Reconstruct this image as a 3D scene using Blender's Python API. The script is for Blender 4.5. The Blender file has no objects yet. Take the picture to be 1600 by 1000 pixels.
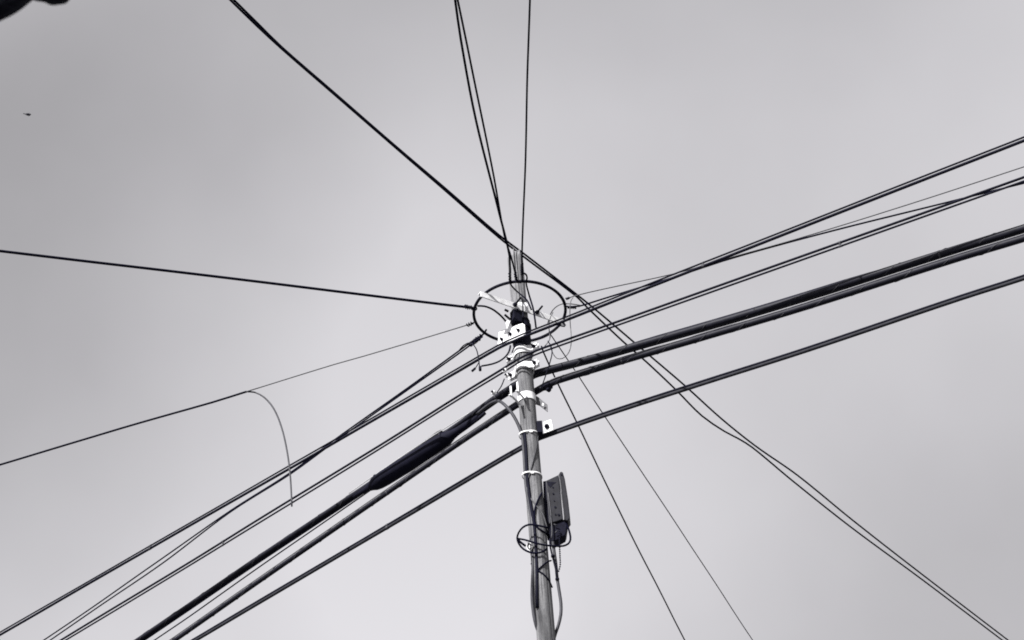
import bpy, bmesh, math, random
from mathutils import Vector, Matrix, noise
random.seed(7)
R = math.radians
sc = bpy.context.scene

# ------------------------------------------------------------------ camera
CAM = Vector((0, 0, 1.6))
F_PX, PITCH, ROLL = 2600.0, R(41.0), R(4.41)          # focal length in px of a 1600 px wide frame
FW = Vector((0, math.cos(PITCH), math.sin(PITCH)))
_u0 = Vector((0, -math.sin(PITCH), math.cos(PITCH))); _r0 = Vector((1, 0, 0))
RT = _r0 * math.cos(ROLL) - _u0 * math.sin(ROLL)
UP = _u0 * math.cos(ROLL) + _r0 * math.sin(ROLL)
cd = bpy.data.cameras.new('camera'); cam = bpy.data.objects.new('camera', cd); sc.collection.objects.link(cam)
m = Matrix((RT, UP, -FW)).transposed().to_4x4(); m.translation = CAM
cam.matrix_world = m
cd.sensor_width = 36.0; cd.lens = F_PX / 1600 * 36.0
cd.clip_start = 0.05; cd.clip_end = 3000
cd.dof.use_dof = True; cd.dof.focus_distance = 12.3; cd.dof.aperture_fstop = 7.0
sc.camera = cam

# ------------------------------------------------------------------ sky, sun, exposure
SUN_EL, SUN_AZ = R(38), R(-143)                        # azimuth measured from +Y towards +X: behind the camera, left
world = bpy.data.worlds.new('World'); sc.world = world; world.use_nodes = True
nt = world.node_tree; nt.nodes.clear()
def wn(t, **k):
    n = nt.nodes.new(t)
    for a, b in k.items(): setattr(n, a, b)
    return n
sky = wn('ShaderNodeTexSky', sky_type='NISHITA', sun_disc=False)
sky.sun_elevation = SUN_EL; sky.sun_rotation = SUN_AZ; sky.air_density = 1.2; sky.dust_density = 1.5; sky.ozone_density = 1.0
bw = wn('ShaderNodeRGBToBW'); nt.links.new(sky.outputs[0], bw.inputs[0])
pw = wn('ShaderNodeMath', operation='POWER'); pw.inputs[1].default_value = 0.45; nt.links.new(bw.outputs[0], pw.inputs[0])   # hazy sky: flatter than clear air
tc = wn('ShaderNodeTexCoord')
mp = wn('ShaderNodeMapping'); mp.inputs['Location'].default_value = (-13.96, 5.25, 0.23); nt.links.new(tc.outputs['Generated'], mp.inputs[0])
nz = wn('ShaderNodeTexNoise'); nz.inputs['Scale'].default_value = 1.6; nz.inputs['Detail'].default_value = 15; nz.inputs['Roughness'].default_value = 0.4
nt.links.new(mp.outputs[0], nz.inputs['Vector'])
mr = wn('ShaderNodeMapRange'); mr.inputs['From Min'].default_value = 0.3; mr.inputs['From Max'].default_value = 0.7
mr.inputs['To Min'].default_value = 0.44; mr.inputs['To Max'].default_value = 1.56
nt.links.new(nz.outputs['Fac'], mr.inputs['Value'])
mu = wn('ShaderNodeMath', operation='MULTIPLY'); nt.links.new(pw.outputs[0], mu.inputs[0]); nt.links.new(mr.outputs[0], mu.inputs[1])
ti = wn('ShaderNodeVectorMath', operation='SCALE'); ti.inputs[0].default_value = (0.975, 0.957, 1.0)
nt.links.new(mu.outputs[0], ti.inputs['Scale'])
bg = wn('ShaderNodeBackground'); bg.inputs['Strength'].default_value = 0.15
nt.links.new(ti.outputs[0], bg.inputs['Color'])
wo = wn('ShaderNodeOutputWorld'); nt.links.new(bg.outputs[0], wo.inputs[0])
sd = bpy.data.lights.new('sun', 'SUN'); sd.energy = 3.4; sd.angle = R(0.5); sd.color = (1.0, 0.985, 0.97)
sun = bpy.data.objects.new('sun', sd); sc.collection.objects.link(sun)
sdir = Vector((math.sin(SUN_AZ) * math.cos(SUN_EL), math.cos(SUN_AZ) * math.cos(SUN_EL), math.sin(SUN_EL)))
sun.rotation_euler = sdir.to_track_quat('Z', 'Y').to_euler(); sun.location = (-6, -6, 14)
vs = sc.view_settings; vs.view_transform = 'Standard'; vs.look = 'None'; vs.gamma = 1.0; vs.use_curve_mapping = False
vs.exposure = 1.33
sc.cycles.filter_width = 1.8; sc.cycles.sample_clamp_direct = 12; sc.cycles.sample_clamp_indirect = 4

# ------------------------------------------------------------------ helpers
def ray(px, py): return FW + RT * ((px - 800) / F_PX) + UP * ((500 - py) / F_PX)
def at_depth(px, py, d): return CAM + ray(px, py) * d
def on_z(px, py, z): d = ray(px, py); return CAM + d * ((z - CAM.z) / d.z)
def on_y(px, py, y): d = ray(px, py); return CAM + d * (y / d.y)
def on_v(px, py, p0, phi):
    n = Vector((-math.sin(phi), math.cos(phi), 0)); d = ray(px, py)
    return CAM + d * ((p0 - CAM).dot(n) / d.dot(n))
RING = at_depth(812, 488, 12.5)
X0, Y0, ZR = RING.x, RING.y, RING.z
def on_cyl(px, py, r):
    d = ray(px, py); ox, oy = CAM.x - X0, CAM.y - Y0
    a = d.x * d.x + d.y * d.y; b = 2 * (ox * d.x + oy * d.y); c = ox * ox + oy * oy - r * r
    q = b * b - 4 * a * c
    t = (-b - math.sqrt(q)) / (2 * a) if q > 0 else -b / (2 * a)
    return CAM + d * t
def fp(px, py, off=0.0): return on_y(px, py, Y0 - off)
PXM = 12.3 / F_PX                                       # metres per photograph pixel near the pole

def curve(pts, step=0.05, mx=400):
    """Catmull-Rom through pts, centripetal enough for our spacing"""
    if len(pts) < 3: return list(pts)
    out = []
    P = [pts[0] * 2 - pts[1]] + list(pts) + [pts[-1] * 2 - pts[-2]]
    for i in range(1, len(P) - 2):
        p0, p1, p2, p3 = P[i - 1], P[i], P[i + 1], P[i + 2]
        L = (p2 - p1).length
        n = max(2, min(40, int(L / step)))
        t1 = (p2 - p0) / max(1e-6, (p1 - p0).length + L) * L
        t2 = (p3 - p1) / max(1e-6, (p3 - p2).length + L) * L
        for k in range(n):
            s = k / n
            out.append(p1 * (2*s**3 - 3*s*s + 1) + t1 * (s**3 - 2*s*s + s) + p2 * (-2*s**3 + 3*s*s) + t2 * (s**3 - s*s))
    out.append(pts[-1].copy())
    return out

class MB:
    def __init__(s): s.v = []; s.f = []; s.sm = []
    def add(s, v, f, smooth=False):
        o = len(s.v); s.v += [tuple(p) for p in v]; s.f += [[i + o for i in q] for q in f]; s.sm += [smooth] * len(f)
        return s
    def tube(s, pts, r, n=8, cap=True):
        rr = r if isinstance(r, (list, tuple)) else [r] * len(pts)
        V = []; t = (pts[1] - pts[0]).normalized()
        a = Vector((0, 0, 1)) if abs(t.z) < 0.9 else Vector((1, 0, 0))
        nrm = (a - t * a.dot(t)).normalized()
        for i, p in enumerate(pts):
            if i == 0: t = pts[1] - p
            elif i == len(pts) - 1: t = p - pts[i - 1]
            else: t = pts[i + 1] - pts[i - 1]
            if t.length < 1e-9: t = Vector((0, 0, 1))
            t.normalize(); nrm = nrm - t * nrm.dot(t)
            if nrm.length < 1e-6: nrm = t.orthogonal()
            nrm.normalize(); b = t.cross(nrm)
            for k in range(n):
                an = 2 * math.pi * k / n
                V.append(p + (nrm * math.cos(an) + b * math.sin(an)) * rr[i])
        Fs = []
        for i in range(len(pts) - 1):
            for k in range(n):
                k2 = (k + 1) % n
                Fs.append([i*n + k, i*n + k2, (i+1)*n + k2, (i+1)*n + k])
        s.add(V, Fs, True)
        if cap:
            o = len(s.v) - len(V); e = (len(pts) - 1) * n
            s.f.append([o + k for k in reversed(range(n))]); s.sm.append(False)
            s.f.append([o + e + k for k in range(n)]); s.sm.append(False)
        return s
    def prism(s, poly, ext):
        """polygon (list of points) extruded by vector ext"""
        n = len(poly); V = list(poly) + [p + ext for p in poly]
        Fs = [list(range(n)), list(reversed(range(n, 2 * n)))] + [[(i+1) % n, i, i + n, (i+1) % n + n] for i in range(n)]
        return s.add(V, Fs)
    def box(s, c, ax, ay, az):
        """centre and three half-extent vectors"""
        return s.prism([c - ax - ay - az, c + ax - ay - az, c + ax + ay - az, c - ax + ay - az], az * 2)
    def bolt(s, p, axis, head_r, head_h, rod_r=0, rod_l=0):
        """hex head standing on p along axis, with a threaded rod beyond it"""
        axis = axis.normalized(); u = axis.orthogonal().normalized(); w = axis.cross(u)
        s.prism([p + (u * math.cos(k*math.pi/3) + w * math.sin(k*math.pi/3)) * head_r for k in range(6)], axis * head_h)
        if rod_l: s.tube([p + axis * head_h * 0.5, p + axis * (head_h + rod_l)], rod_r, 8)
        return s
    def build(s, name, mat, parent=None, bevel=0):
        me = bpy.data.meshes.new(name); me.from_pydata(s.v, [], s.f)
        me.polygons.foreach_set('use_smooth', s.sm); me.materials.append(mat)
        bm = bmesh.new(); bm.from_mesh(me); bmesh.ops.recalc_face_normals(bm, faces=bm.faces[:]); bm.to_mesh(me); bm.free(); me.update()
        o = bpy.data.objects.new(name, me); sc.collection.objects.link(o)
        if bevel:
            b = o.modifiers.new('bevel', 'BEVEL'); b.width = bevel; b.segments = 2; b.limit_method = 'ANGLE'; b.angle_limit = R(40)
        if parent:
            o.parent = parent; o.matrix_parent_inverse = Matrix.Translation(-parent.location)
        return o
def empty(name, loc):
    o = bpy.data.objects.new(name, None); o.location = loc; o.empty_display_size = 0.1; sc.collection.objects.link(o); return o
def tag(o, label, cat, group=None):
    o['label'] = label; o['category'] = cat
    if group: o['group'] = group
    return o

# ------------------------------------------------------------------ materials
def mat(name, col, rough=0.5, metal=0.0, var=0.15, scale=40.0, bump=0.1, spec=0.5, stretch=(1, 1, 1)):
    M = bpy.data.materials.new(name); M.use_nodes = True; t = M.node_tree; b = t.nodes['Principled BSDF']
    tcn = t.nodes.new('ShaderNodeTexCoord'); mpn = t.nodes.new('ShaderNodeMapping'); mpn.inputs['Scale'].default_value = stretch
    t.links.new(tcn.outputs['Object'], mpn.inputs[0])
    n = t.nodes.new('ShaderNodeTexNoise'); n.inputs['Scale'].default_value = scale; n.inputs['Detail'].default_value = 6; n.inputs['Roughness'].default_value = 0.65
    t.links.new(mpn.outputs[0], n.inputs['Vector'])
    r = t.nodes.new('ShaderNodeValToRGB'); r.color_ramp.elements[0].position = 0.3; r.color_ramp.elements[1].position = 0.7
    r.color_ramp.elements[0].color = tuple(c * (1 - var) for c in col) + (1,); r.color_ramp.elements[1].color = tuple(min(1, c * (1 + var)) for c in col) + (1,)
    t.links.new(n.outputs['Fac'], r.inputs[0]); t.links.new(r.outputs[0], b.inputs['Base Color'])
    b.inputs['Roughness'].default_value = rough; b.inputs['Metallic'].default_value = metal; b.inputs['Specular IOR Level'].default_value = spec
    if bump:
        bp = t.nodes.new('ShaderNodeBump'); bp.inputs['Strength'].default_value = bump; bp.inputs['Distance'].default_value = 0.004
        t.links.new(n.outputs['Fac'], bp.inputs['Height']); t.links.new(bp.outputs[0], b.inputs['Normal'])
    return M
M_CABLE = mat('black_sheath', (0.005, 0.005, 0.013), 0.75, var=0.4, scale=25, bump=0.15, spec=0.1)
M_HEAVY = mat('trunk_sheath', (0.009, 0.009, 0.016), 0.55, var=0.4, scale=25, bump=0.2, spec=0.16)
M_GREY = mat('dusty_sheath', (0.035, 0.035, 0.043), 0.6, var=0.35, scale=18, bump=0.2, spec=0.3)
M_WIRE = mat('thin_wire_sheath', (0.003, 0.003, 0.011), 0.85, var=0.3, scale=60, bump=0, spec=0.05)
M_THIN = mat('bare_wire', (0.035, 0.035, 0.042), 0.5, var=0.3, scale=60, bump=0, spec=0.3)
M_STEEL = mat('galvanised_steel', (0.74, 0.74, 0.75), 0.6, var=0.24, scale=22, bump=0.2, spec=0.3)
M_STRAND = mat('steel_strand', (0.14, 0.14, 0.15), 0.5, var=0.3, scale=120, bump=0.2)
M_BRIGHT = mat('bright_strand', (0.42, 0.42, 0.43), 0.5, var=0.3, scale=120, bump=0.2)
M_FIG8 = mat('figure_eight_sheath', (0.022, 0.022, 0.028), 0.65, var=0.35, scale=20, bump=0.2, spec=0.12)
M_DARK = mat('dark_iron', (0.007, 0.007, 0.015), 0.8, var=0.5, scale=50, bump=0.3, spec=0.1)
M_RUST = mat('weathered_iron', (0.10, 0.10, 0.108), 0.7, var=0.5, scale=45, bump=0.3, spec=0.3)
M_TIE = mat('white_nylon', (0.8, 0.8, 0.8), 0.5, var=0.05, bump=0)
M_BOX = mat('grey_box_plastic', (0.012, 0.012, 0.017), 0.55, var=0.4, scale=30, bump=0.15, spec=0.2)
M_LEAF = mat('leaf', (0.009, 0.010, 0.015), 0.85, var=0.3, scale=30, bump=0, spec=0.1)
M_BARK = mat('bark', (0.1, 0.095, 0.09), 0.9, var=0.5, scale=20, bump=0.6, stretch=(1, 1, 0.25))
M_GROUND = mat('asphalt', (0.06, 0.06, 0.062), 0.9, var=0.3, scale=6, bump=0.3)
def pole_material():
    M = bpy.data.materials.new('weathered_pole_wood'); M.use_nodes = True; t = M.node_tree; b = t.nodes['Principled BSDF']
    tcn = t.nodes.new('ShaderNodeTexCoord')
    def nzn(scale, st, det, ro):
        mpn = t.nodes.new('ShaderNodeMapping'); mpn.inputs['Scale'].default_value = st; t.links.new(tcn.outputs['Object'], mpn.inputs[0])
        n = t.nodes.new('ShaderNodeTexNoise'); n.inputs['Scale'].default_value = scale; n.inputs['Detail'].default_value = det; n.inputs['Roughness'].default_value = ro
        t.links.new(mpn.outputs[0], n.inputs['Vector']); return n
    grain = nzn(70, (1, 1, 0.05), 8, 0.7); blot = nzn(9, (1, 1, 0.5), 5, 0.6); speck = nzn(160, (1, 1, 0.5), 3, 0.6)
    r = t.nodes.new('ShaderNodeValToRGB'); e = r.color_ramp.elements
    e[0].position = 0.3; e[0].color = (0.06, 0.06, 0.066, 1); e[1].position = 0.68; e[1].color = (0.20, 0.20, 0.205, 1)
    t.links.new(grain.outputs['Fac'], r.inputs[0])
    r2 = t.nodes.new('ShaderNodeMapRange'); r2.inputs['From Min'].default_value = 0.3; r2.inputs['From Max'].default_value = 0.7; r2.inputs['To Min'].default_value = 0.75; r2.inputs['To Max'].default_value = 1.25
    t.links.new(blot.outputs['Fac'], r2.inputs['Value'])
    r3 = t.nodes.new('ShaderNodeMapRange'); r3.inputs['From Min'].default_value = 0.35; r3.inputs['From Max'].default_value = 0.65; r3.inputs['To Min'].default_value = 0.8; r3.inputs['To Max'].default_value = 1.15
    t.links.new(speck.outputs['Fac'], r3.inputs['Value'])
    # paler towards the top
    sx = t.nodes.new('ShaderNodeSeparateXYZ'); t.links.new(tcn.outputs['Object'], sx.inputs[0])
    r4 = t.nodes.new('ShaderNodeMapRange'); r4.inputs['From Min'].default_value = ZR - 0.35; r4.inputs['From Max'].default_value = ZR + 0.25; r4.inputs['To Min'].default_value = 1.0; r4.inputs['To Max'].default_value = 1.4
    t.links.new(sx.outputs['Z'], r4.inputs['Value'])
    def mul(a, c):
        m1 = t.nodes.new('ShaderNodeMath'); m1.operation = 'MULTIPLY'; t.links.new(a, m1.inputs[0]); t.links.new(c, m1.inputs[1]); return m1.outputs[0]
    f = mul(mul(r2.outputs[0], r3.outputs[0]), r4.outputs[0])
    vm = t.nodes.new('ShaderNodeVectorMath'); vm.operation = 'SCALE'; t.links.new(r.outputs[0], vm.inputs[0]); t.links.new(f, vm.inputs['Scale'])
    t.links.new(vm.outputs[0], b.inputs['Base Color']); b.inputs['Roughness'].default_value = 0.85; b.inputs['Specular IOR Level'].default_value = 0.25
    bp = t.nodes.new('ShaderNodeBump'); bp.inputs['Strength'].default_value = 0.4; bp.inputs['Distance'].default_value = 0.003
    t.links.new(grain.outputs['Fac'], bp.inputs['Height']); t.links.new(bp.outputs[0], b.inputs['Normal'])
    return M
M_POLE = pole_material()

# ------------------------------------------------------------------ ground
g = MB(); n = 64
g.add([(0, 0, 0)] + [(900 * math.cos(2*math.pi*k/n), 900 * math.sin(2*math.pi*k/n), 0) for k in range(n)], [[0, k + 1, (k + 1) % n + 1] for k in range(n)])
go = g.build('ground', M_GROUND); go['kind'] = 'structure'

# ------------------------------------------------------------------ the pole
POLE = empty('utility_pole', (X0, Y0, 0))
tag(POLE, 'weathered slender utility pole carrying all the cables, with white steel brackets and a drop-wire ring', 'utility pole')
PR = 0.0595
Z_TOP = on_y(812, 402, Y0).z
def build_shaft():
    NS, mb = 120, MB(); zs = [0.0]
    while zs[-1] < 6.2: zs.append(zs[-1] + 0.3)
    while zs[-1] < Z_TOP: zs.append(zs[-1] + 0.03)
    rnd = random.Random(3)
    cracks = [(rnd.uniform(R(10), R(150)), Z_TOP - rnd.uniform(0.15, 1.2), rnd.uniform(0.006, 0.02)) for _ in range(6)]
    cracks += [(R(a), Z_TOP - l, d) for a, l, d in ((-95, .33, .03), (-112, .22, .03), (-78, .5, .02), (-100, 1.6, .006))]
    cracks += [(rnd.uniform(0, 2*math.pi), rnd.uniform(5.5, 8.5), 0.004) for _ in range(10)]
    V = []
    for i, z in enumerate(zs):
        rb = PR + 0.010 * max(0, (6.0 - z) / 6.0)
        for k in range(NS):
            a = 2 * math.pi * k / NS
            r = rb + 0.0022 * noise.noise((math.cos(a) * 2.2, math.sin(a) * 2.2, z * 0.9)) + 0.0008 * noise.noise((math.cos(a) * 18, math.sin(a) * 18, z * 1.5))
            for (ca, cz, dp) in cracks:
                da = (a - ca - 0.02 * math.sin(z * 5) + math.pi) % (2*math.pi) - math.pi
                if abs(da) < 0.045 and z > cz and (cz > 8.6 or z < cz + 0.9): r -= dp * min(1, (z - cz) / 0.12)
            zz = z
            if i == len(zs) - 1: zz = z - 0.02 + 0.05 * noise.noise((math.cos(a) * 3, math.sin(a) * 3, 4.0)) + 0.04 * math.cos(a + 1.0)
            V.append((X0 + r * math.cos(a), Y0 + r * math.sin(a), zz))
    Fs = [[i*NS + k, i*NS + (k+1) % NS, (i+1)*NS + (k+1) % NS, (i+1)*NS + k] for i in range(len(zs) - 1) for k in range(NS)]
    mb.add(V, Fs, True); o = (len(zs) - 1) * NS; mb.add([(X0, Y0, Z_TOP - 0.05)], [])
    c = len(mb.v) - 1
    for k in range(NS): mb.f.append([c, o + k, o + (k + 1) % NS]); mb.sm.append(False)
    return mb.build('shaft', M_POLE, POLE)
build_shaft()

def ring_pt(a, r=0.345, dz=0): return Vector((X0 + r * math.cos(a), Y0 + r * math.sin(a), ZR + dz))
rg = MB(); rg.tube([ring_pt(2*math.pi*k/96) for k in range(97)], 0.0115, 10, cap=False)
rg.build('drop_wire_ring', M_DARK, POLE)

# the white cross bar that carries the ring
bz = fp(816, 482, 0.085).z
bA, bB = on_z(751, 459.5, bz), on_z(884, 505, bz)
bdir = (bB - bA).normalized(); bnrm = Vector((-bdir.y, bdir.x, 0))
if bnrm.y > 0: bnrm = -bnrm                              # bnrm points at the camera side
bar = MB(); bar.box((bA + bB) / 2, (bB - bA) / 2, bnrm * 0.004, Vector((0, 0, 0.026)))
bar.box((bA + bB) / 2 + Vector((0, 0, 0.024)) - bnrm * 0.021, (bB - bA) / 2, bnrm * 0.0165, Vector((0, 0, 0.0035)))
cross_bar = bar.build('cross_bar', M_STEEL, POLE, 0.001)
for (px, py, px2, py2) in ((804, 477, 813.5, 465), (838.5, 489, 847.5, 478)):
    p = on_z(px, py, bz); q = on_z(px2, py2, bz); ax = (q - p)
    b = MB(); b.bolt(p - ax.normalized() * 0.002, ax, 0.018, 0.014, 0.0075, ax.length - 0.014)
    b.bolt(p + ax.normalized() * 0.013, ax, 0.013, 0.01)
    b.build('bolt', M_DARK, POLE)
# saddle plate on the pole front behind the bar
b = MB(); c = fp(815, 480, 0.066)
b.prism([fp(806, 480, .064), fp(810, 472, .066), fp(822, 472.5, .066), fp(824.5, 476, .064), fp(821, 484, .066), fp(808, 484, .066)], Vector((0, 0.02, 0)))
b.build('saddle_plate', M_STEEL, POLE, 0.001)

def arc_strip(mb, zc, h, r, t, a0, a1, n=28):
    V = []
    for k in range(n + 1):
        a = a0 + (a1 - a0) * k / n
        for (rr, zz) in ((r, -h/2), (r + t, -h/2), (r + t, h/2), (r, h/2)):
            V.append((X0 + rr * math.cos(a), Y0 + rr * math.sin(a), zc + zz))
    Fs = [[k*4 + j, k*4 + (j+1) % 4, (k+1)*4 + (j+1) % 4, (k+1)*4 + j] for k in range(n) for j in range(4)]
    mb.add(V, Fs, True); o = len(mb.v) - len(V)
    mb.f += [[o, o+1, o+2, o+3], [o + n*4 + 3, o + n*4 + 2, o + n*4 + 1, o + n*4]]; mb.sm += [False, False]
    for i in range(len(mb.sm) - n*4 - 2, len(mb.sm)): mb.sm[i] = False
    return mb

# black sleeve putting the cast shadow on the pole, and dark clamp below the ring
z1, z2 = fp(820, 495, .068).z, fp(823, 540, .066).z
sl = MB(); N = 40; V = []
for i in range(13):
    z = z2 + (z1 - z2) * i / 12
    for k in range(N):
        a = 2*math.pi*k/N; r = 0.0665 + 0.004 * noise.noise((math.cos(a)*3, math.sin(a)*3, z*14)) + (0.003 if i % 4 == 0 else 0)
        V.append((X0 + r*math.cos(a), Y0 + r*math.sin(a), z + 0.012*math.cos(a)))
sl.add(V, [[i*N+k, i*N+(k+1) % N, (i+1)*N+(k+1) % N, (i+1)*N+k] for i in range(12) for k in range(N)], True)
sl.build('shade_sleeve', M_DARK, POLE)
PHI_BAR = math.atan2(bdir.y, bdir.x)
blk = MB(); c = fp(806.5, 496, .085)
blk.box(c, bdir * 0.036, bnrm * 0.028, Vector((0, 0, 0.055)))
blk.build('clamp_block', M_DARK, POLE, 0.004)
for px, py in ((802.5, 486), (807.5, 485)):
    b = MB(); b.bolt(fp(px, py, .11), bnrm, 0.011, 0.01, .005, .012); b.build('bolt', M_DARK, POLE)
bb = MB(); arc_strip(bb, fp(822, 503, .072).z, 0.045, 0.0715, 0.005, 0, 2*math.pi, 48); bb.build('clamp_band', M_DARK, POLE)

# street directions of the cable run, away to the left and past us to the right
PL, PR_ = R(144), R(-28)
def off_pt(off, phi):   # point beside the pole axis; positive towards the camera
    nn = Vector((-math.sin(phi), math.cos(phi), 0))
    if nn.y > 0: nn = -nn
    return Vector((X0, Y0, 0)) + nn * off
MID = R(-34); EAR = Vector((math.cos(MID), math.sin(MID), 0)); EARN = Vector((math.sin(MID), -math.cos(MID), 0))   # EARN faces the camera

# suspension plate of the top cable: three bolts
pp = off_pt(0.098, MID)
poly = [on_v(x, y, pp, MID) for x, y in ((777.5, 540), (779, 519.5), (783, 516.5), (816, 505), (819.5, 507), (821, 524))]
b = MB(); b.prism(poly, -EARN * 0.009); plate = b.build('suspension_plate', M_STEEL, POLE, 0.0015)
for (x, y) in ((784.5, 530.5), (798, 522.5), (810.5, 516.5)):
    b = MB(); b.bolt(on_v(x, y, pp, MID), EARN, 0.0125, 0.012, 0.006, 0.016); o = b.build('bolt', M_DARK, plate)
    o.matrix_parent_inverse = Matrix()
    o.matrix_parent_inverse = (Matrix.Translation((X0, Y0, 0)) @ Matrix.Translation((-X0, -Y0, 0))).inverted()
b = MB(); b.prism([on_v(x, y, off_pt(.085, MID), MID) for x, y in ((790, 503), (793.5, 500), (797.5, 503), (803, 520), (797, 524), (793, 520))], -EARN * 0.006)
b.build('hanger_strap', M_STEEL, POLE, 0.001)
for (x, y, x2, y2) in ((789, 484, 794, 486.5), (789, 492, 797, 499)):
    b = MB(); b.tube([fp(x, y, .1), fp(x2, y2, .1)], 0.009, 8); b.build('bolt', M_DARK, POLE)

def pole_band(zc, h, r, ear_l, ear_r, matl=M_STEEL, phi=MID, ear_bolts=True, name='pole_band'):
    """two half clamps with flat ears along phi, bolted through the ears"""
    e = Vector((math.cos(phi), math.sin(phi), 0)); nn = Vector((math.sin(phi), -math.cos(phi), 0))
    mb = MB(); t = 0.006; dz = Vector((0, 0, zc)); ax = Vector((X0, Y0, 0)) + dz
    arc_strip(mb, zc, h, r, t, phi - math.pi + 0.45, phi - 0.45, 24)
    arc_strip(mb, zc, h, r, t, phi + 0.45, phi + math.pi - 0.45, 24)
    for s, L in ((-1, ear_l), (1, ear_r)):
        for q in (1, -1):
            a = R(26); c0 = ax + (e * s * math.cos(a) + nn * q * math.sin(a)) * (r + t * 0.5)
            c1 = ax + e * s * (r + 0.022) + nn * q * 0.012
            c2 = ax + e * s * (r + 0.022 + L) + nn * q * 0.012
            for A, B in ((c0, c1), (c1, c2)):
                d = (B - A); nr = Vector((d.y, -d.x, 0)).normalized()
                mb.box((A + B) / 2, d * 0.5 + d.normalized() * 0.001, nr * t * 0.5, Vector((0, 0, h * 0.5)))
    o = mb.build(name, matl, POLE, 0.001)
    if ear_bolts:
        for s, L in ((-1, ear_l), (1, ear_r)):
            p = ax + e * s * (r + 0.02 + L * 0.55) + nn * 0.015
            b = MB(); b.bolt(p, nn, 0.014, 0.013, 0.007, 0.018); b.bolt(p - nn * 0.03, -nn, 0.014, 0.012); k = b.build('bolt', M_DARK, o)
            k.matrix_parent_inverse = Matrix()
            k.matrix_parent_inverse = Matrix.Identity(4)
    return o
zb1 = fp(822, 543.5, .068).z; zb2 = fp(822, 568.5, .068).z; zb3 = fp(828, 615, .068).z
pole_band(zb1, 0.062, 0.0635, 0.055, 0.052)
pole_band(zb2, 0.056, 0.0635, 0.052, 0.04)
b3 = MB(); arc_strip(b3, zb3, 0.062, 0.0615, 0.005, 0, 2*math.pi, 60); b3.build('pole_band', M_STEEL, POLE)
# hooks of the third band: flat arms reaching towards us with an upturned lip
def hook(p_pole, p_out, p_up, lip, w=0.03):
    z = fp(*p_out, .2).z
    A = fp(*p_pole, .05); B = on_z(*p_out, A.z); U_ = Vector((0, 0, 0.085))
    d = (B - A).normalized(); s = Vector((d.y, -d.x, 0)) * 0.004
    mb = MB(); mb.box((A + B) / 2, (B - A) / 2, s * 1.7, Vector((0, 0, 0.004)))
    mb.box(B + U_ * 0.5, d * 0.004, s * 1.7, U_ * 0.5 + Vector((0, 0, .004)))
    mb.box(B + d * 0.012 - Vector((0, 0, .006)), d * 0.014, s * 1.7, Vector((0, 0, 0.004)))
    return mb.build('hook_arm', M_STEEL, POLE, 0.001)
hook((813, 632), (799, 618.5), (797, 604), None)
hook((820, 624), (809.5, 612), (808, 599), None)
# bent ear on the right of the third band, and its eye plate
b = MB(); b.prism([fp(834, 616, -.03), fp(842, 621, -.02), fp(850, 628, 0), fp(855, 632, .02), fp(855.5, 643, .02), fp(848.5, 637.5, 0), fp(842.5, 633, -.02), fp(834, 630, -.03)], Vector((.002, .012, .002)))
b.build('bent_ear', M_RUST, POLE, 0.001)
b = MB(); b.prism([fp(847.5, 629, .03), fp(850, 631, .03), fp(849, 634.5, .03), fp(846.5, 633, .03)], Vector((0, .01, 0))); b.build('ear_clip', M_STEEL, POLE)

# square clamp plate of the lowest cable
pI = off_pt(-0.02, PR_)
b = MB(); b.prism([on_v(x, y, pI, PR_) for x, y in ((848, 660), (861, 655), (864.5, 671.5), (850.5, 676.5))], Vector((0.004, 0.008, 0)))
sq = b.build('clamp_plate', M_STEEL, POLE, 0.001)
b = MB(); b.bolt(on_v(855.3, 667, pI, PR_), Vector((math.sin(PR_), -math.cos(PR_), 0)), 0.019, 0.016, .008, .012); b.build('bolt', M_DARK, POLE)
b = MB(); b.box(fp(843.5, 670, 0.01), Vector((.02, 0, 0)), Vector((0, .03, 0)), Vector((0, 0, .05))); b.build('standoff', M_DARK, POLE, .002)
b = MB(); arc_strip(b, fp(831, 673, .06).z - 0.0, 0.012, 0.0605, 0.002, 0, 2*math.pi, 60)
# small white fittings at the left ear of the second band
for (x, y, w) in ((790, 580, .018), (793.5, 588, .015), (772.5, 614.5, .017)):
    b = MB(); p = fp(x, y, .13 if y < 600 else -.02); b.bolt(p, EARN, w, .02); k = b.build('clamp_nut', M_STEEL, POLE, .003)
    b = MB(); b.bolt(p + EARN * .019, EARN, w * .55, .012); b.build('bolt', M_DARK, POLE)

# ------------------------------------------------------------------ cables
def run(left, right, off, ext_l=30, ext_r=25):
    """one cable through the pole: pixels on the vertical planes of the two street directions"""
    pl, pr = off_pt(off, PL), off_pt(off, PR_)
    A = [on_v(x, y, pl, PL) for x, y in left]; B = [on_v(x, y, pr, PR_) for x, y in right]
    a = A[-1] + (A[-1] - A[-3]).normalized() * ext_l; bq = B[-1] + (B[-1] - B[-3]).normalized() * ext_r
    return curve([a] + A[::-1] + B + [bq], 0.12)
def shift(pts, dz, side=0.0):
    out = []
    for i, p in enumerate(pts):
        t = (pts[min(i+1, len(pts)-1)] - pts[max(i-1, 0)]); n_ = Vector((t.y, -t.x, 0)).normalized()
        out.append(p + Vector((0, 0, dz)) + n_ * side)
    return out
def flat(pixels, z, ext0=0, ext1=0, step=0.12):
    P = [on_z(x, y, z) for x, y in pixels]
    if ext0: P = [P[0] + (P[0] - P[1]).normalized() * ext0] + P
    if ext1: P = P + [P[-1] + (P[-1] - P[-2]).normalized() * ext1]
    return curve(P, step)
def wob(pts, amp, f, seed):
    return [p + Vector((noise.noise((seed, i*f, 0)), noise.noise((seed, i*f, 7)), noise.noise((seed, i*f, 13)))) * amp for i, p in enumerate(pts)]
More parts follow.
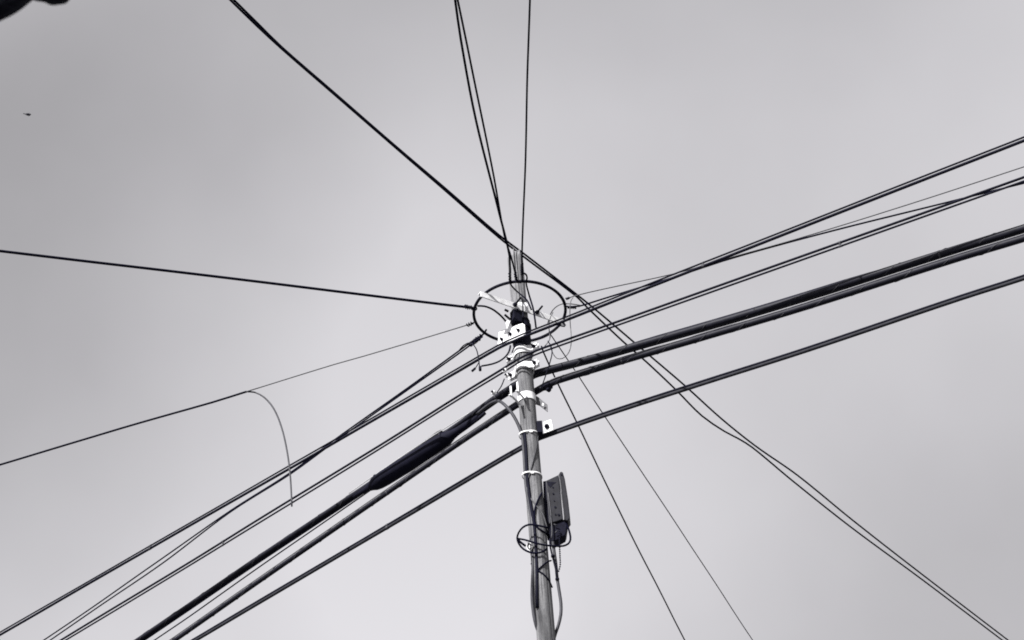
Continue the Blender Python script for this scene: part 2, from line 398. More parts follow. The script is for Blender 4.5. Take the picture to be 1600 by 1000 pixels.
def twin(name, pts, r1, r2, sep, label, cat='cable', group=None, m1=M_CABLE, m2=M_CABLE, twist=0.0, clips=True):
    e = empty(name, pts[len(pts)//2]); tag(e, label, cat, group)
    up, lo = [], []
    for i, p in enumerate(pts):
        t = (pts[min(i+1, len(pts)-1)] - pts[max(i-1, 0)]); n_ = Vector((t.y, -t.x, 0)).normalized()
        a = twist * i + 0.25 * noise.noise((i * 0.09, r1 * 900, 2))
        d = Vector((0, 0, math.cos(a))) + n_ * math.sin(a)
        up.append(p + d * sep * 0.5); lo.append(p - d * sep * 0.5)
    MB().tube(up, r1, 8).build('support_wire', m1, e); MB().tube(lo, r2, 10).build('cable_core', m2, e)
    if clips:
        for i in range(9, len(pts) - 6, 47):
            t = (pts[i+1] - pts[i-1]).normalized()
            mb = MB(); mb.tube([up[i] - t*.012, up[i] + t*.012], r1*1.25, 8); mb.tube([lo[i] - t*.012, lo[i] + t*.012], r2*1.15, 8); mb.tube([up[i], lo[i]], r1*.7, 6)
            mb.build('lashing_clip', M_GREY, e)
    return e, up, lo

D = run([(805, 529.5), (780, 541), (720, 575.5), (500, 702.5), (250, 846), (0, 990)], [(820, 523), (860, 507.5), (1000, 452), (1200, 373.5), (1400, 295), (1600, 217)], 0.118)
twin('twin_cable', D, 0.0065, 0.0105, 0.030, 'topmost twin-strand cable of the run, clamped under the white three-bolt plate', group='cables of the street run')
E_ = run([(808, 565), (790, 576.5), (725, 616), (592, 699.5), (400, 817), (298, 880), (96, 1002)], [(835, 552), (860, 542.5), (1000, 493), (1200, 422), (1400, 351), (1600, 280)], 0.112)
twin('twin_cable', E_, 0.0085, 0.007, 0.033, 'second twin-strand cable from the top, between the two white pole bands', group='cables of the street run')
I_ = run([(822, 695), (816, 698.5), (786, 715.5), (644, 799.5), (400, 943), (302, 1001)], [(838, 686), (846, 682.5), (940, 649), (1100, 597), (1260, 546), (1500, 465), (1600, 433)], -0.085)
twin('figure_eight_cable', I_, 0.0085, 0.0125, 0.023, 'lowest cable of the run, held beside the small white square plate', group='cables of the street run', m2=M_FIG8)

def taper(pts, rl, rr):
    return [rl + (rr - rl) * max(0, min(1, (p.x - X0 + .5) / 0.8)) for p in pts]
def heavy(name, pts, r, label, wires, matl=M_CABLE):
    e = empty(name, pts[len(pts)//2]); tag(e, label, 'cable', 'cables of the street run')
    MB().tube(pts, r, 18).build('cable_core', matl, e)
    for (fn, rr, mt, nm) in wires:
        q = [fn(i / (len(pts) - 1), p, pts, i) for i, p in enumerate(pts)]
        MB().tube(q, rr, 8).build(nm, mt, e)
    return e
def tn(pts, i):
    t = (pts[min(i+1, len(pts)-1)] - pts[max(i-1, 0)]); return Vector((t.y, -t.x, 0)).normalized()
def near_side(n_): return n_ if n_.y < 0 else -n_
J = run([(808, 600), (795, 608), (775, 621), (740, 646), (716, 663.5), (640, 715), (576, 757.5), (500, 808), (400, 874.5), (280, 956.5), (210, 1004)],
        [(833, 585), (845, 581), (920, 561.5), (1000, 539), (1130, 502), (1260, 463), (1500, 388), (1600, 357)], -0.12)
def g_mess(s, p, pts, i):
    n_ = near_side(tn(pts, i)); x = p.x - X0
    if x < 0: return p + Vector((0, 0, -0.024)) + n_ * (-0.016)          # under the cable on the left
    k = min(1, x / 0.9) * (1 if x < 2.2 else max(-.6, 1 - (x - 2.2) / 0.9))
    return p + Vector((0, 0, 0.012 + 0.036 * k)) - n_ * 0.02
def j_thin(s, p, pts, i):
    x = p.x - X0; k = max(0, min(1, (-x - 0.9) / 2.0)); n_ = near_side(tn(pts, i))
    return p + Vector((0, 0, -0.03 - 0.04 * k)) - n_ * (0.02 + .02 * k) if x < 0 else p + Vector((0, 0, -0.02)) - n_ * 0.02
hv = heavy('heavy_cable', J, taper(J, .0205, .0275), 'thick black trunk cable, upper of the two, with the bulging splice on its left', [(g_mess, 0.0095, M_CABLE, 'support_wire'), (j_thin, 0.0055, M_WIRE, 'spare_wire')], M_HEAVY)
K = run([(822, 622), (815, 628), (790, 645), (740, 677.5), (568, 795.5), (400, 911.5), (272, 1001)],
        [(838, 612), (852, 604), (870, 595.5), (920, 580), (1000, 556), (1130, 518), (1260, 479), (1500, 402.5), (1600, 372.5)], -0.10)
def h_line(s, p, pts, i):
    n_ = near_side(tn(pts, i)); return p + Vector((0, 0, 0.030)) + n_ * 0.006
hk = heavy('heavy_cable', K, taper(K, .0185, .0235), 'thick black trunk cable, lower of the two, held by the white hook arms', [(h_line, 0.0045, M_STRAND, 'lashing_wire')], M_HEAVY)
for i in range(12, len(K) - 8, 23):
    t = (K[i+1] - K[i-1]).normalized(); MB().tube([K[i] - t*.006, K[i] + t*.006], taper(K, .0198, .025)[i], 18).build('lashing_band', M_GREY, hk)
for i in range(9, len(J) - 8, 31):
    t = (J[i+1] - J[i-1]).normalized(); MB().tube([J[i] - t*.007, J[i] + t*.007], taper(J, .0218, .029)[i], 18).build('lashing_band', M_GREY, hv)

for (x0, y0, x1, y1, r) in ((850, 605, 861, 602, .027), (855.5, 607.5, 858.5, 609.5, .018)):
    MB().tube([on_v(x0, y0, off_pt(-.10, PR_), PR_), on_v(x1, y1, off_pt(-.10, PR_), PR_)], r, 14).build('clamp', M_DARK, hk)
def helix(pts, rad, pitch, r, seed):
    out = []; L = 0; last = pts[0]
    for i in range(len(pts) - 1):
        a, b_ = pts[i], pts[i + 1]; seg = (b_ - a).length
        if (a - Vector((X0, Y0, a.z))).length > 9: continue
        t = (b_ - a).normalized(); u = t.cross(Vector((0, 0, 1))).normalized(); w = u.cross(t)
        n_ = max(1, int(seg / (pitch / 8)))
        for k in range(n_):
            q = a.lerp(b_, k / n_); ph = 2 * math.pi * (L + seg * k / n_) / pitch + noise.noise((L * 3, seed, 0)); rr = rad[i] + r * .7
            out.append(q + (u * math.cos(ph) + w * math.sin(ph)) * rr)
        L += seg
    return out
MB().tube(helix(J, taper(J, .0205, .0275), .33, .0022, 1), .0022, 5).build('lashing_wire', M_THIN, hv)
MB().tube(helix(K, taper(K, .0185, .0235), .29, .0022, 2), .0022, 5).build('lashing_wire', M_THIN, hk)
# splice closure slung under the upper trunk cable
pj = off_pt(-0.10, PL)
sA, sB = on_v(553, 776, pj, PL), on_v(748, 651.5, pj, PL); ax = sB - sA
prof = [(0, .018), (.08, .021), (.13, .025), (.165, .036), (.2, .052), (.24, .06), (.3, .0635), (.5, .065), (.7, .065), (.82, .062), (.865, .057), (.89, .047), (.92, .037), (.96, .031), (1.05, .028), (1.16, .021)]
prof = [(u / 1.16, r) for u, r in prof]
SP = empty('splice_closure', sA + ax * 0.5); tag(SP, 'fat black torpedo-shaped cable splice hanging on the upper trunk cable left of the pole', 'splice closure')
drop = [Vector((0, 0, -0.012 * math.sin(math.pi * u))) for u, _ in prof]
MB().tube([sA + ax * u + drop[i] for i, (u, _) in enumerate(prof)], [r for _, r in prof], 28).build('housing', M_CABLE, SP)
for u, r in ((.235 / 1.16, .0575), (.855 / 1.16, .0595)):
    MB().tube([sA + ax * (u - .004), sA + ax * (u + .004)], r + .002, 28).build('end_band', M_DARK, SP)
q0, q1 = on_v(545, 771, off_pt(-.06, PL), PL), on_v(735, 644, off_pt(-.06, PL), PL)
MB().tube(curve([q0, q0.lerp(q1, .3) + Vector((0, 0, .012)), q0.lerp(q1, .7) + Vector((0, 0, .012)), q1]), 0.0034, 8).build('suspension_wire', M_BRIGHT, SP)
q0, q1 = on_v(579, 751, off_pt(-.14, PL), PL), on_v(690, 672, off_pt(-.14, PL), PL)
MB().tube([q0, q0.lerp(q1, .06), q0.lerp(q1, .94), q1], [.006, .012, .012, .006], 10).build('stiffener_rod', M_STRAND, SP)
q = [on_v(x, y, pj, PL) for x, y in ((728, 668), (738, 661), (750, 652), (758, 645))]
MB().tube(curve(q), 0.014, 10).build('tail_sleeve', M_CABLE, SP)

# ------------------------------------------------------------------ drop wires from the ring
def wire(name, pts, r, label, matl=M_WIRE, group='drop wires from the ring', wrap=None, n=6, cat='wire'):
    if name != 'span_wire_pair': pts = [pts[0]] + wob(pts, 0.006, 0.11, r * 900 + len(pts))[1:-1] + [pts[-1]]
    if wrap is None:
        o = MB().tube(pts, r, n).build(name, matl); return tag(o, label, cat, group)
    e = empty(name, pts[0]); tag(e, label, cat, group)
    MB().tube(pts, r, n).build('strand', matl, e)
    for (p, q, rr, tr, turns) in wrap:
        d = q - p; u = d.orthogonal().normalized(); w = d.normalized().cross(u); H = []
        for k in range(turns * 10 + 1):
            s = k / (turns * 10); a = 2 * math.pi * turns * s; rad = rr * (0.75 + 0.5 * abs(noise.noise((k * .13, turns, rr * 50))))
            H.append(p + d * s + (u * math.cos(a) + w * math.sin(a)) * rad)
        MB().tube(H, tr, 5).build('end_wrap', M_DARK, e)
    return e
def child_tube(parent, name, pts, r, matl, n=6): return MB().tube(pts, r, n).build(name, matl, parent)
Z = ZR
A = flat([(0, 392), (361, 435), (700, 476.5), (742, 481.5)], Z, 12, 0)
wA = wire('drop_wire', A, 0.0105, 'single black wire running left from the ring almost level across the picture', wrap=[(on_z(726, 479.5, Z), on_z(738, 481, Z), .016, .0045, 4)])
child_tube(wA, 'tail', flat([(746, 478), (757, 478.5), (769, 483), (780, 491), (787, 498), (791, 503)], Z, step=.02), 0.0075, M_WIRE)
child_tube(wA, 'eye_loop', flat([(735, 480.5), (738, 484), (742, 485), (745, 483), (744, 479.5)], Z, step=.02), 0.005, M_RUST)
Bp = flat([(0, 726), (190, 669.5), (332, 629), (385, 612)], Z, 12, 0)
wB = wire('drop_wire', Bp, 0.0085, 'wire to the lower left whose sheath ends in a long drooping tail', wrap=[(on_z(729, 508.5, Z), on_z(739, 504, Z), .013, .0045, 3)])
child_tube(wB, 'bare_core', flat([(385, 612), (522, 569.5), (570, 556), (731, 507.5), (744, 502)], Z), 0.0045, M_THIN)
bq = on_z(385, 612, Z); yq = bq.y
child_tube(wB, 'sheath_tail', curve([bq] + [on_y(x, y, yq - .02 * i) for i, (x, y) in enumerate(((398, 613), (413, 621), (428, 639), (440, 668), (448, 702), (453, 738), (455, 768), (456, 791)))], .05), 0.0065, M_GREY)
C1 = flat([(754, 523), (738, 533), (718, 547.5), (640, 604), (522, 688), (454, 738), (360, 798), (243, 880), (160, 938), (66, 1002)], Z, 0, 12)
C2 = flat([(754, 526), (738, 537), (716, 553), (640, 607), (522, 691), (454, 740.5), (360, 800), (254, 880), (160, 944), (76, 1002)], Z - 0.03, 0, 12)
wC = wire('drop_wire_pair', C1, 0.0065, 'pair of thin wires dropping lower left from the ring, crossing behind the topmost twin cable',
          wrap=[(on_z(733, 540, Z), on_z(748, 529, Z), .018, .005, 5), (on_z(738, 535, Z), on_z(752, 524, Z), .012, .006, 4)])
child_tube(wC, 'strand', C2, 0.0065, M_WIRE)
child_tube(wC, 'loose_end', curve([on_z(x, y, Z) for x, y in ((716, 549), (724, 540), (731, 536))] + [fp(x, y, .1) for x, y in ((739, 538), (744, 545), (747, 556), (748.5, 567), (750, 577))], .02), 0.0042, M_DARK)
child_tube(wC, 'loose_end', [fp(749, 565, .1), fp(744, 573.5, .1), fp(741, 577, .1)], 0.004, M_DARK)
child_tube(wC, 'end_cap', [fp(750, 573, .1), fp(750.3, 579, .1)], 0.0105, M_DARK, 8)
child_tube(wC, 'end_cap', [fp(742.5, 575.5, .1), fp(737.5, 580, .1)], 0.009, M_DARK, 8)
child_tube(wC, 'stub', flat([(748, 529), (756, 521), (760, 515)], Z, step=.02), 0.007, M_DARK)
F1 = flat([(884, 467), (900, 461.5), (940, 452), (1060, 426), (1130, 405.5), (1245, 373), (1420, 319), (1600, 261)], Z, 0, 10)
wire('drop_wire', F1, 0.0042, 'hair-thin wire from the ring to the right edge, finest of all', M_THIN, wrap=[(on_z(884, 467.2, Z), on_z(890, 464.8, Z), .008, .004, 3)])
F2 = flat([(888, 479.5), (905, 478.5), (920, 474), (940, 467.5), (1000, 449), (1060, 431), (1130, 408), (1200, 388), (1330, 353), (1455, 321.5), (1600, 286)], Z, 0, 10)
wF = wire('drop_wire', F2, 0.0068, 'thin black wire from the ring that crosses the second twin cable near the right edge', wrap=[(on_z(886, 480, Z), on_z(900, 480.5, Z), .009, .006, 5)])
child_tube(wF, 'tail', flat([(856, 505), (860, 491), (867, 481), (878, 475), (893, 475), (910, 477.5)], Z, step=.02), 0.0042, M_RUST)
M1 = flat([(796.5, 441), (796, 400), (780, 334), (744, 188), (720, 60), (711, -2)], Z, 0, 8)
wM = wire('drop_wire', M1, 0.0088, 'left wire of the close pair rising from the ring to the top edge', wrap=[(on_z(796, 425, Z), on_z(797, 442, Z), .008, .006, 4)])
child_tube(wM, 'tail', curve([on_z(797, 441, Z), on_z(799, 446, Z)] + [fp(x, y, .09) for x, y in ((808, 455.5), (817, 463), (823, 468.5), (827, 476), (830, 484))], .02), 0.0062, M_WIRE)
M2 = flat([(807, 441), (804, 422), (798, 400), (788, 368), (772, 280), (740, 120), (715, -2)], Z + .01, 0, 8)
wire('drop_wire', M2, 0.0075, 'right wire of the close pair rising from the ring to the top edge', wrap=[(on_z(804.5, 426, Z), on_z(807.5, 441, Z), .009, .006, 4)])
N1 = flat([(816, 441), (815.5, 425), (815.7, 390), (820, 270), (824, 120), (828.5, -2)], Z, 0, 8)
wN = wire('drop_wire', N1, 0.0072, 'lone wire rising nearly straight up from the ring to the top edge', wrap=[(on_z(815.5, 412, Z), on_z(815.7, 430, Z), .007, .0065, 6)])
child_tube(wN, 'tail', curve([on_z(x, y, Z) for x, y in ((815.5, 429), (819, 427), (822.5, 430), (823.5, 435), (822, 441))] + [fp(x, y, .09) for x, y in ((827, 462), (833, 482), (836, 500), (837.5, 512))], .02), 0.0068, M_WIRE)
for x in (810, 813):
    b = MB(); b.bolt(on_z(x, 441.5, Z + .005), Vector((0, -1, .2)), .012, .014); b.build('bolt', M_DARK, POLE)
O1 = flat([(846, 541), (849, 551), (872.5, 602.5), (900, 657.5), (970, 803), (1071, 1003)], Z, 0, 14)
wire('drop_wire', O1, 0.0066, 'left of the two wires leaving behind the pole to the bottom edge right of it')
O2 = flat([(859, 521), (872.5, 541), (886, 561), (899, 580), (940, 643), (1037, 789), (1178, 1003)], Z, 0, 14)
wire('drop_wire', O2, 0.0044, 'right, thinner of the two wires leaving behind the pole to the bottom edge')
# the twin span that passes over the pole top
ZL = ZR + 1.35
L1 = flat([(358, -2), (400, 39), (440, 76), (520, 145.5), (616, 229), (700, 301.5), (780, 371.5), (820, 402.5), (901, 463.5), (917, 480), (975, 535), (1010, 565.5), (1055, 608), (1097, 650), (1132, 674), (1154, 685.5), (1176, 699.5), (1238, 751), (1330, 824), (1440, 905), (1567, 1001)], ZL, 14, 14)
L2 = flat([(363.5, -2), (404, 38), (440, 73.5), (520, 143), (616, 226.5), (700, 298), (780, 367.5), (820, 397.5), (901, 460), (932, 485), (985, 530), (1015, 555.5), (1070, 602.5), (1127.6, 654.6), (1180, 696.5), (1246, 742.6), (1330, 811), (1422, 883), (1576, 1001)], ZL + 0.03, 14, 14)
wL = wire('span_wire_pair', L1, 0.0085, 'loosely twisted wire pair passing over the pole top from upper left to lower right', group=None, wrap=[])
child_tube(wL, 'strand', L2, 0.0085, M_WIRE)
# loose jumpers
def jumper(pix, off, r, label, matl=M_DARK):
    offs = off if isinstance(off, list) else [off] * len(pix)
    o = MB().tube(curve([fp(x, y, f) for (x, y), f in zip(pix, offs)], .02), r, 6).build('jumper_wire', matl); tag(o, label, 'wire', 'loose jumper wires'); return o
jumper([(895.5, 465), (892.5, 469), (891, 476), (890.5, 490), (891, 505), (892.5, 525), (892, 540), (888, 552), (879, 560), (870, 560), (864, 552), (859, 540)], .06, .0032, 'hair-thin wire looping down in a wide bow right of the ring', M_RUST)
jumper([(864, 488), (859, 499), (858, 515), (859.5, 527), (857, 534), (851, 541)], [.05, .05, .06, .08, .09, .09], .0038, 'short thin wire curling under the right end of the cross bar', M_RUST)
jumper([(856, 533), (861, 541), (862.5, 552), (859, 567), (852.5, 587), (845, 608)], [.1, .12, .14, .14, .1, .04], .0042, 'thin wire hanging in front of the trunk cables at the right of the pole')
jumper([(797.5, 540), (795.5, 549), (790, 557), (780, 564.5), (768, 569), (752, 572)], .11, .007, 'short thick wire curving left from under the three-bolt plate')
jumper([(804, 541), (800, 551)], .1, .005, 'stub of wire hanging between the three-bolt plate and the upper band')
jumper([(816.5, 468), (817, 480), (817.5, 497)], .105, .005, 'short straight wire running down the pole front across the white bar')
jumper([(874, 509), (866, 515), (858, 522), (848, 527), (842, 529)], [-.25, -.1, .02, .06, .07], .0095, 'thick dark wire end running from the right rim of the ring to the pole')
jumper([(870, 506), (882, 505), (882, 510), (873, 508)], -.1, .006, 'small bent wire hook poking out under the right rim of the ring')
jumper([(788, 592), (783, 604), (776, 614)], -.02, .0045, 'short wire from the left band ear to the trunk cable')

# ------------------------------------------------------------------ cables and fittings down the pole
def oncyl_pts(pix, r): return curve([on_cyl(x, y, r) for x, y in pix], .03)
js = on_v(745, 647, off_pt(-.10, PL), PL)
rp = [js, on_v(765, 631.5, off_pt(-.08, PL), PL), on_v(776, 626.5, off_pt(-.05, PL), PL)] + [fp(x, y, o) for x, y, o in
     ((788, 632, .03), (800, 646, .045), (809, 662, .045), (815.5, 680, .04), (818, 700, .036), (820, 730, .036), (822, 760, .036), (826.3, 785, .036), (830, 808, .036), (832, 840, .036), (833, 880, .036), (831.8, 912, .03), (831.5, 935, .03), (834, 960, .03), (838, 978, .02), (844, 994, -.02), (850, 1012, -.05))]
tag(MB().tube(curve(rp, .03), 0.0115, 10).build('riser_cable', M_GREY), 'grey cable bending from the trunk cable down the left side of the pole', 'cable')
rp = [fp(x, y, o) for x, y, o in ((819.5, 676, .053), (822, 700, .053), (824, 745, .053), (827, 770, .054), (830, 792, .055), (834, 815, .056), (836.5, 840, .056), (838.5, 880, .056), (839, 915, .056), (838.8, 935, .056), (839.5, 950, .05))]
tag(MB().tube(curve(rp, .03), 0.011, 10).build('riser_cable', M_CABLE), 'black cable beside the grey one on the pole front, ending near the bottom', 'cable')
def lace(pix, r, label, matl=M_WIRE, rr=PR + .006):
    tag(MB().tube(oncyl_pts(pix, rr), r, 6).build('lacing_wire', matl), label, 'wire', 'wires laced round the pole')
lace([(843.5, 660), (841.5, 675), (838, 700), (833.5, 718), (829, 735), (825.5, 748), (823, 760)], .0042, 'thin wire slanting down the pole across both white ties', M_THIN)
lace([(822, 758), (828, 776), (838, 790), (848, 803), (853, 818), (857, 832)], .0048, 'wire slanting down right across the pole beside the terminal box', M_RUST)
lace([(847, 770), (840, 783), (835.5, 797), (835, 812), (838, 822), (846, 829), (858, 836)], .0068, 'black wire crossing the pole downward left beside the terminal box')
lace([(861, 876), (856, 877.5), (848, 883.5), (840, 891)], .0055, 'upper arm of the black lacing zigzag low on the pole')
lace([(839.5, 891), (849, 897), (857, 905.5), (863, 918)], .0055, 'lower arm of the black lacing zigzag low on the pole')
def tie(c, pl, label):
    # closed loop round the pole and the riser beside it
    z = fp(*c, PR).z; P = []
    for k in range(49):
        a = 2*math.pi*k/48; r = PR + .003 + 0.0215 * max(0, math.cos(a - R(216))) ** 5
        P.append(Vector((X0 + r*math.cos(a), Y0 + r*math.sin(a), z + pl * math.cos(a))))
    mb = MB(); V = []
    for p in P: V += [p - Vector((0, 0, .0055)), p + Vector((0, 0, .0055))]
    mb.add(V, [[2*k, 2*k+2, 2*k+3, 2*k+1] for k in range(48)], True)
    e = empty('cable_tie', (X0, Y0, z)); tag(e, label, 'cable tie', 'white cable ties on the pole')
    o = mb.build('strap', M_TIE, e); s = o.modifiers.new('thickness', 'SOLIDIFY'); s.thickness = .004; s.offset = 0
    h = on_cyl(c[0] + 1, c[1] + .5, PR + .008); MB().box(h, Vector((.011, 0, 0)), Vector((0, .004, 0)), Vector((0, 0, .008))).build('head', M_TIE, e, .002)
tie((829, 673.5), 0.008, 'upper white tie strapped round the pole and cables, near the square plate')
tie((831, 738), -0.002, 'lower white tie strapped round the pole, above the terminal box')

# terminal box on the right of the pole
BX = empty('terminal_box', fp(868, 818, 0)); tag(BX, 'dark grey plastic terminal box fixed on the right side of the pole', 'terminal box')
def pf(pix, off): return [fp(x, y, off) for x, y in pix]
MB().prism(pf([(852.5, 751), (873, 741.5), (880, 811), (858, 818.5)], .045), Vector((.0, .13, 0))).build('body', M_BOX, BX, .006)
lidp = pf([(872.5, 742), (874.5, 738), (877, 736.5), (879.5, 738), (882.5, 748), (886, 770), (889, 797), (890, 809), (887, 813.5), (881.5, 812)], .06)
MB().prism(lidp, Vector((0.006, .09, 0))).build('lid', M_BOX, BX, .004)
MB().tube(curve(pf([(872.7, 742), (875.5, 752), (878.5, 780), (882, 812)], .062), .03), .0035, 6).build('lid_seal', M_RUST, BX)
MB().tube(curve(pf([(856.5, 770), (858.5, 785), (861, 805), (862.5, 816)], .048), .03), .003, 6).build('body_rib', M_RUST, BX)
for (x, y, r) in ((864, 761.5, .006), (864.5, 771.5, .007), (866, 782.5, .005), (867.5, 792.5, .008), (868, 804, .006), (873, 804.5, .009), (877.5, 742, .007)):
    MB().bolt(fp(x, y, .047 if x < 876 else .062), Vector((0, -1, 0)), r, .003).build('screw', M_DARK, BX)
MB().prism(pf([(854, 752), (869, 753.5), (864, 757), (860, 762), (856, 758)], .0465), Vector((0, .004, 0))).build('shadow_patch', M_DARK, BX)  # triangular shadow put on the box body as a dark patch
MB().prism(pf([(860, 818), (882, 811), (886.5, 819), (884.5, 832), (883, 836), (866, 845.5), (862, 846), (858.5, 832)], .03), Vector((0, .09, 0))).build('gland_block', M_DARK, BX, .006)
MB().prism(pf([(848.5, 752), (854, 751), (860, 818), (861, 840), (855, 838), (850, 800)], .0), Vector((0, .05, 0))).build('mount_bracket', M_DARK, BX, .002)
for pix in ([(860.5, 806), (862, 820), (862.5, 832), (861.5, 842)], [(865, 819), (871, 821)], [(867, 833), (871, 829)]):
    MB().tube(curve(pf(pix, .05), .02), .0042, 6).build('pigtail', M_THIN, BX)
# slack loop of cable round the pole
coil = [(856, 824.5, .12), (845, 822, .13), (834, 820, .13), (826, 819.8, .12), (817, 824, .09), (810.5, 832, .06), (808, 841, .04), (811, 850, .05), (818, 858, .06), (828, 863, .07), (838, 864.3, .08), (848, 862, .075), (855, 857, .06)]
e = empty('cable_coil', fp(845, 842, .05)); tag(e, 'slack loop of thin black cable hanging round the pole below the terminal box', 'cable coil')
MB().tube(curve([fp(*c) for c in coil], .02), .0068, 8).build('loop', M_WIRE, e)
MB().tube(curve([fp(*c) for c in [(808.5, 841.5, .05), (820, 843.5, .07), (835, 848, .09), (850, 851.5, .09), (868, 853.3, .07), (880, 853, .05), (888, 849.5, .04), (891.3, 843, .03), (890.5, 834, .03), (887.5, 824, .03), (884, 815, .03)]], .02), .0068, 8).build('loop', M_WIRE, e)
MB().tube(curve([fp(*c) for c in [(809, 843, .05), (813, 847, .05), (821, 853, .05)]], .02), .0085, 8).build('plug', M_WIRE, e)
tg = empty('cable_tag', fp(827, 855, .055)); tag(tg, 'small white tag with a dark eye caught in the cable loop left of the pole', 'tag')
MB().prism(pf([(822.5, 853), (824, 848), (828.5, 847.5), (831.8, 852), (831, 858), (827, 860.5), (823.5, 858)], .06), Vector((0, .004, 0))).build('plate', M_TIE, tg)
MB().tube(curve(pf([(826.5, 848.5), (824.3, 852), (825.5, 856.5), (828.3, 858), (829.3, 854), (828.5, 850.5)], .063), .01), .0042, 6).build('eye', M_DARK, tg)
# cables leaving the box downwards
rp = [fp(x, y, o) for x, y, o in ((863.5, 842, .02), (866, 862, .01), (868.5, 880, 0), (870.5, 902, 0), (873.5, 922, 0), (876.5, 943, 0), (876.3, 960, 0), (872.5, 977, 0), (868, 990, -.02), (864, 1004, -.05))]
tag(MB().tube(curve(rp, .03), 0.0105, 10).build('feed_cable', M_GREY), 'grey cable bowing out to the right of the pole below the terminal box', 'cable')
rp = [fp(x, y, o) for x, y, o in ((859, 842, .02), (860, 855, .01), (863, 868, .01), (866, 880, .02), (868.5, 890, .02), (870.5, 904, .012))]
tag(MB().tube(curve(rp, .03), 0.006, 8).build('feed_cable', M_CABLE), 'thin black cable joining the bowed grey one below the terminal box', 'cable')
for c in ((864, 869), (870.8, 905)):
    p = fp(*c, .01); tag(MB().tube([p - Vector((0, 0, .006)), p + Vector((0, 0, .006))], .0135, 10).build('cable_clip', M_DARK), 'small black clip on the bowed cable, ' + ('near the box' if c[1] < 880 else 'halfway down its bow'), 'clip')
# bead chain
ch = empty('bead_chain', fp(874, 835, .04)); tag(ch, 'thin bead chain dangling below the terminal box', 'chain')
cp = curve(pf([(874, 830), (874.3, 850), (875, 870), (875.3, 882), (874, 889), (872, 893.5), (870.5, 888), (869.5, 880)], .045), .004)
bead = None; last = None
for p in cp:
    if last is None or (p - last).length > 0.0135:
        last = p
        if bead is None:
            mb = MB(); S = []
            mb.tube([Vector((0, 0, z)) for z in (-.006, -.004, 0, .004, .006)], [.002, .0048, .006, .0048, .002], 8)
            bead = mb.build('bead', M_DARK, ch); bead.matrix_parent_inverse = Matrix(); bead.location = p - ch.location
        else:
            o = bead.copy(); sc.collection.objects.link(o); o.parent = ch; o.matrix_parent_inverse = Matrix(); o.location = p - ch.location
MB().tube(cp, .0016, 5).build('cord', M_DARK, ch)
# nails on the pole's left edge
nl = MB(); nl.tube([fp(829.5, 880.5, .02), fp(833, 882, .02)], .006, 6); nl.build('nail', M_DARK, POLE)

# ------------------------------------------------------------------ overhanging tree beside the camera
TR = empty('tree', (-2.7, 1.2, 0)); tag(TR, 'dark leafy branch tip poking into the top left corner', 'tree')
tk = [Vector((-2.7, 1.2, 0)), Vector((-2.66, 1.24, 1.2)), Vector((-2.6, 1.3, 2.4)), Vector((-2.5, 1.4, 3.4)), Vector((-2.4, 1.4, 4.6))]
tp = curve(tk, .2); MB().tube(tp, [0.11 * (1 - .75 * i / (len(tp) - 1)) for i in range(len(tp))], 12).build('trunk', M_BARK, TR)
tip = at_depth(30, -40, 3.0)
limbs = [[Vector((-2.55, 1.35, 3.0)), Vector((-2.0, 1.55, 3.9)), Vector((-1.45, 1.75, 4.25)), tip + Vector((-.12, -.02, .09)), tip]]
for k in range(9):
    a = k * 2.4; s = Vector((-2.52, 1.38, 2.9 + .17 * k)); L = 1.0 - .04 * k
    limbs.append([s, s + Vector((math.cos(a) * L * .5 - .1, math.sin(a) * L * .5, .35)), s + Vector((math.cos(a) * L - .25, math.sin(a) * L, .55))])
for l in limbs:
    c = curve(l, .1); MB().tube(c, [.03 * (1 - .85 * i / (len(c) - 1)) for i in range(len(c))], 7).build('limb', M_BARK, TR)
def leaf_geo(mb, p, d, up, L, W):
    d = d.normalized(); s = d.cross(up).normalized(); u = s.cross(d)
    prof = [(0, .06), (.12, .55), (.35, 1), (.6, .85), (.82, .45), (1, .02)]; V = []
    for t, w in prof:
        c = p + d * L * t - u * L * .12 * t * t
        V += [c - s * W * w * .5 + u * W * .08 * w, c - u * W * .03, c + s * W * w * .5 + u * W * .08 * w]
    mb.add(V, [[i*3 + j, i*3 + j + 1, i*3 + j + 4, i*3 + j + 3] for i in range(len(prof) - 1) for j in (0, 1)], True)
rnd = random.Random(11); cr = MB()
def in_frame(p):
    d = p - CAM; z = d.dot(FW)
    return z > 0.1 and abs(d.dot(RT) / z * F_PX) < 950 and abs(d.dot(UP) / z * F_PX) < 640
for l in limbs:
    c = curve(l, .06)
    for i, p in enumerate(c):
        if i < len(c) * .25: continue
        for _ in range(9):
            d = Vector((rnd.gauss(0, 1), rnd.gauss(0, 1), rnd.gauss(-.1, .6))); q = p + d * .1
            if not in_frame(q) and not in_frame(q + d.normalized() * .1): leaf_geo(cr, q, d, Vector((rnd.gauss(0, .4), rnd.gauss(0, .4), 1)), rnd.uniform(.06, .1), rnd.uniform(.03, .045))
crown = cr.build('crown', M_LEAF, TR); crown['kind'] = 'stuff'
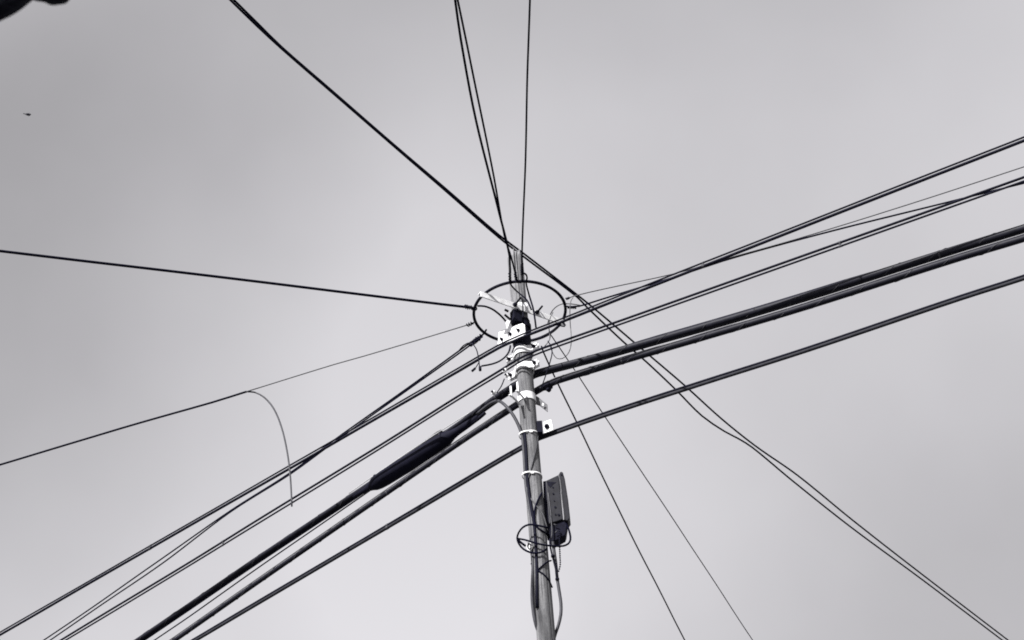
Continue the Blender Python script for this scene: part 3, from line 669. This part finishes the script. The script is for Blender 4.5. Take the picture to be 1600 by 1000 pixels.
def leaf(outline, depth, bend):
    """broad leaf blade: its outline at its own distance, cupped along the midrib, with real thickness"""
    cx = sum(p[0] for p in outline) / len(outline); cy = sum(p[1] for p in outline) / len(outline)
    P = curve([Vector((x, y, 0)) for x, y in outline + outline[:1]], 6)[:-1]
    V = [at_depth(cx, cy, depth - bend)]; n_ = len(P)
    for f in (.5, 1):
        V += [at_depth(cx + (p.x - cx) * f, cy + (p.y - cy) * f, depth - bend * (1 - f * f) + .004 * math.sin(k * .7)) for k, p in enumerate(P)]
    Fs = [[0, 1 + k, 1 + (k + 1) % n_] for k in range(n_)] + [[1 + k, 1 + n_ + k, 1 + n_ + (k + 1) % n_, 1 + (k + 1) % n_] for k in range(n_)]
    mb = MB(); mb.add(V, Fs, True); o = mb.build('leaf', M_LEAF, TR); sm = o.modifiers.new('thickness', 'SOLIDIFY'); sm.thickness = .0008
leaf([(-70, 78), (-30, 49), (0, 33), (20, 23), (36, 12.5), (44, 5.5), (50, .5), (57, -14), (52, -50), (10, -62), (-40, -30), (-75, 20)], 3.0, .02)
leaf([(45, -2), (58, 1.5), (70, 3.5), (77, 7), (83, 8.2), (93, 7), (102, 5.5), (106.5, 2), (113, -8), (116, -30), (95, -55), (62, -45), (46, -18)], 3.05, .015)

# ------------------------------------------------------------------ far bird
bc = at_depth(42.5, 178.5, 90.0); BD = empty('bird', bc); tag(BD, 'tiny dark bird far off in the sky near the upper left corner', 'bird')
k = 90.0 / F_PX * 1.35
MB().tube([bc - RT * 2.2 * k + UP * .2 * k, bc - RT * 1.2 * k, bc + RT * 1.2 * k - UP * .3 * k, bc + RT * 3.2 * k - UP * .4 * k, bc + RT * 4.4 * k - UP * .1 * k], [.2*k, 1.0*k, 1.5*k, 1.1*k, .2*k], 8).build('body', M_DARK, BD)
for s, (ex, ey) in ((1, (-4.6, 1.0)), (-1, (2.2, -1.6))):
    a = bc + RT * .6 * k; b_ = bc + RT * ex * k + UP * ey * k
    MB().prism([a - RT * 1.2 * k, a + RT * 1.2 * k, b_ + RT * .5 * k, b_ - RT * .3 * k], FW * .2 * k - UP * .5 * k).build('wing', M_DARK, BD)
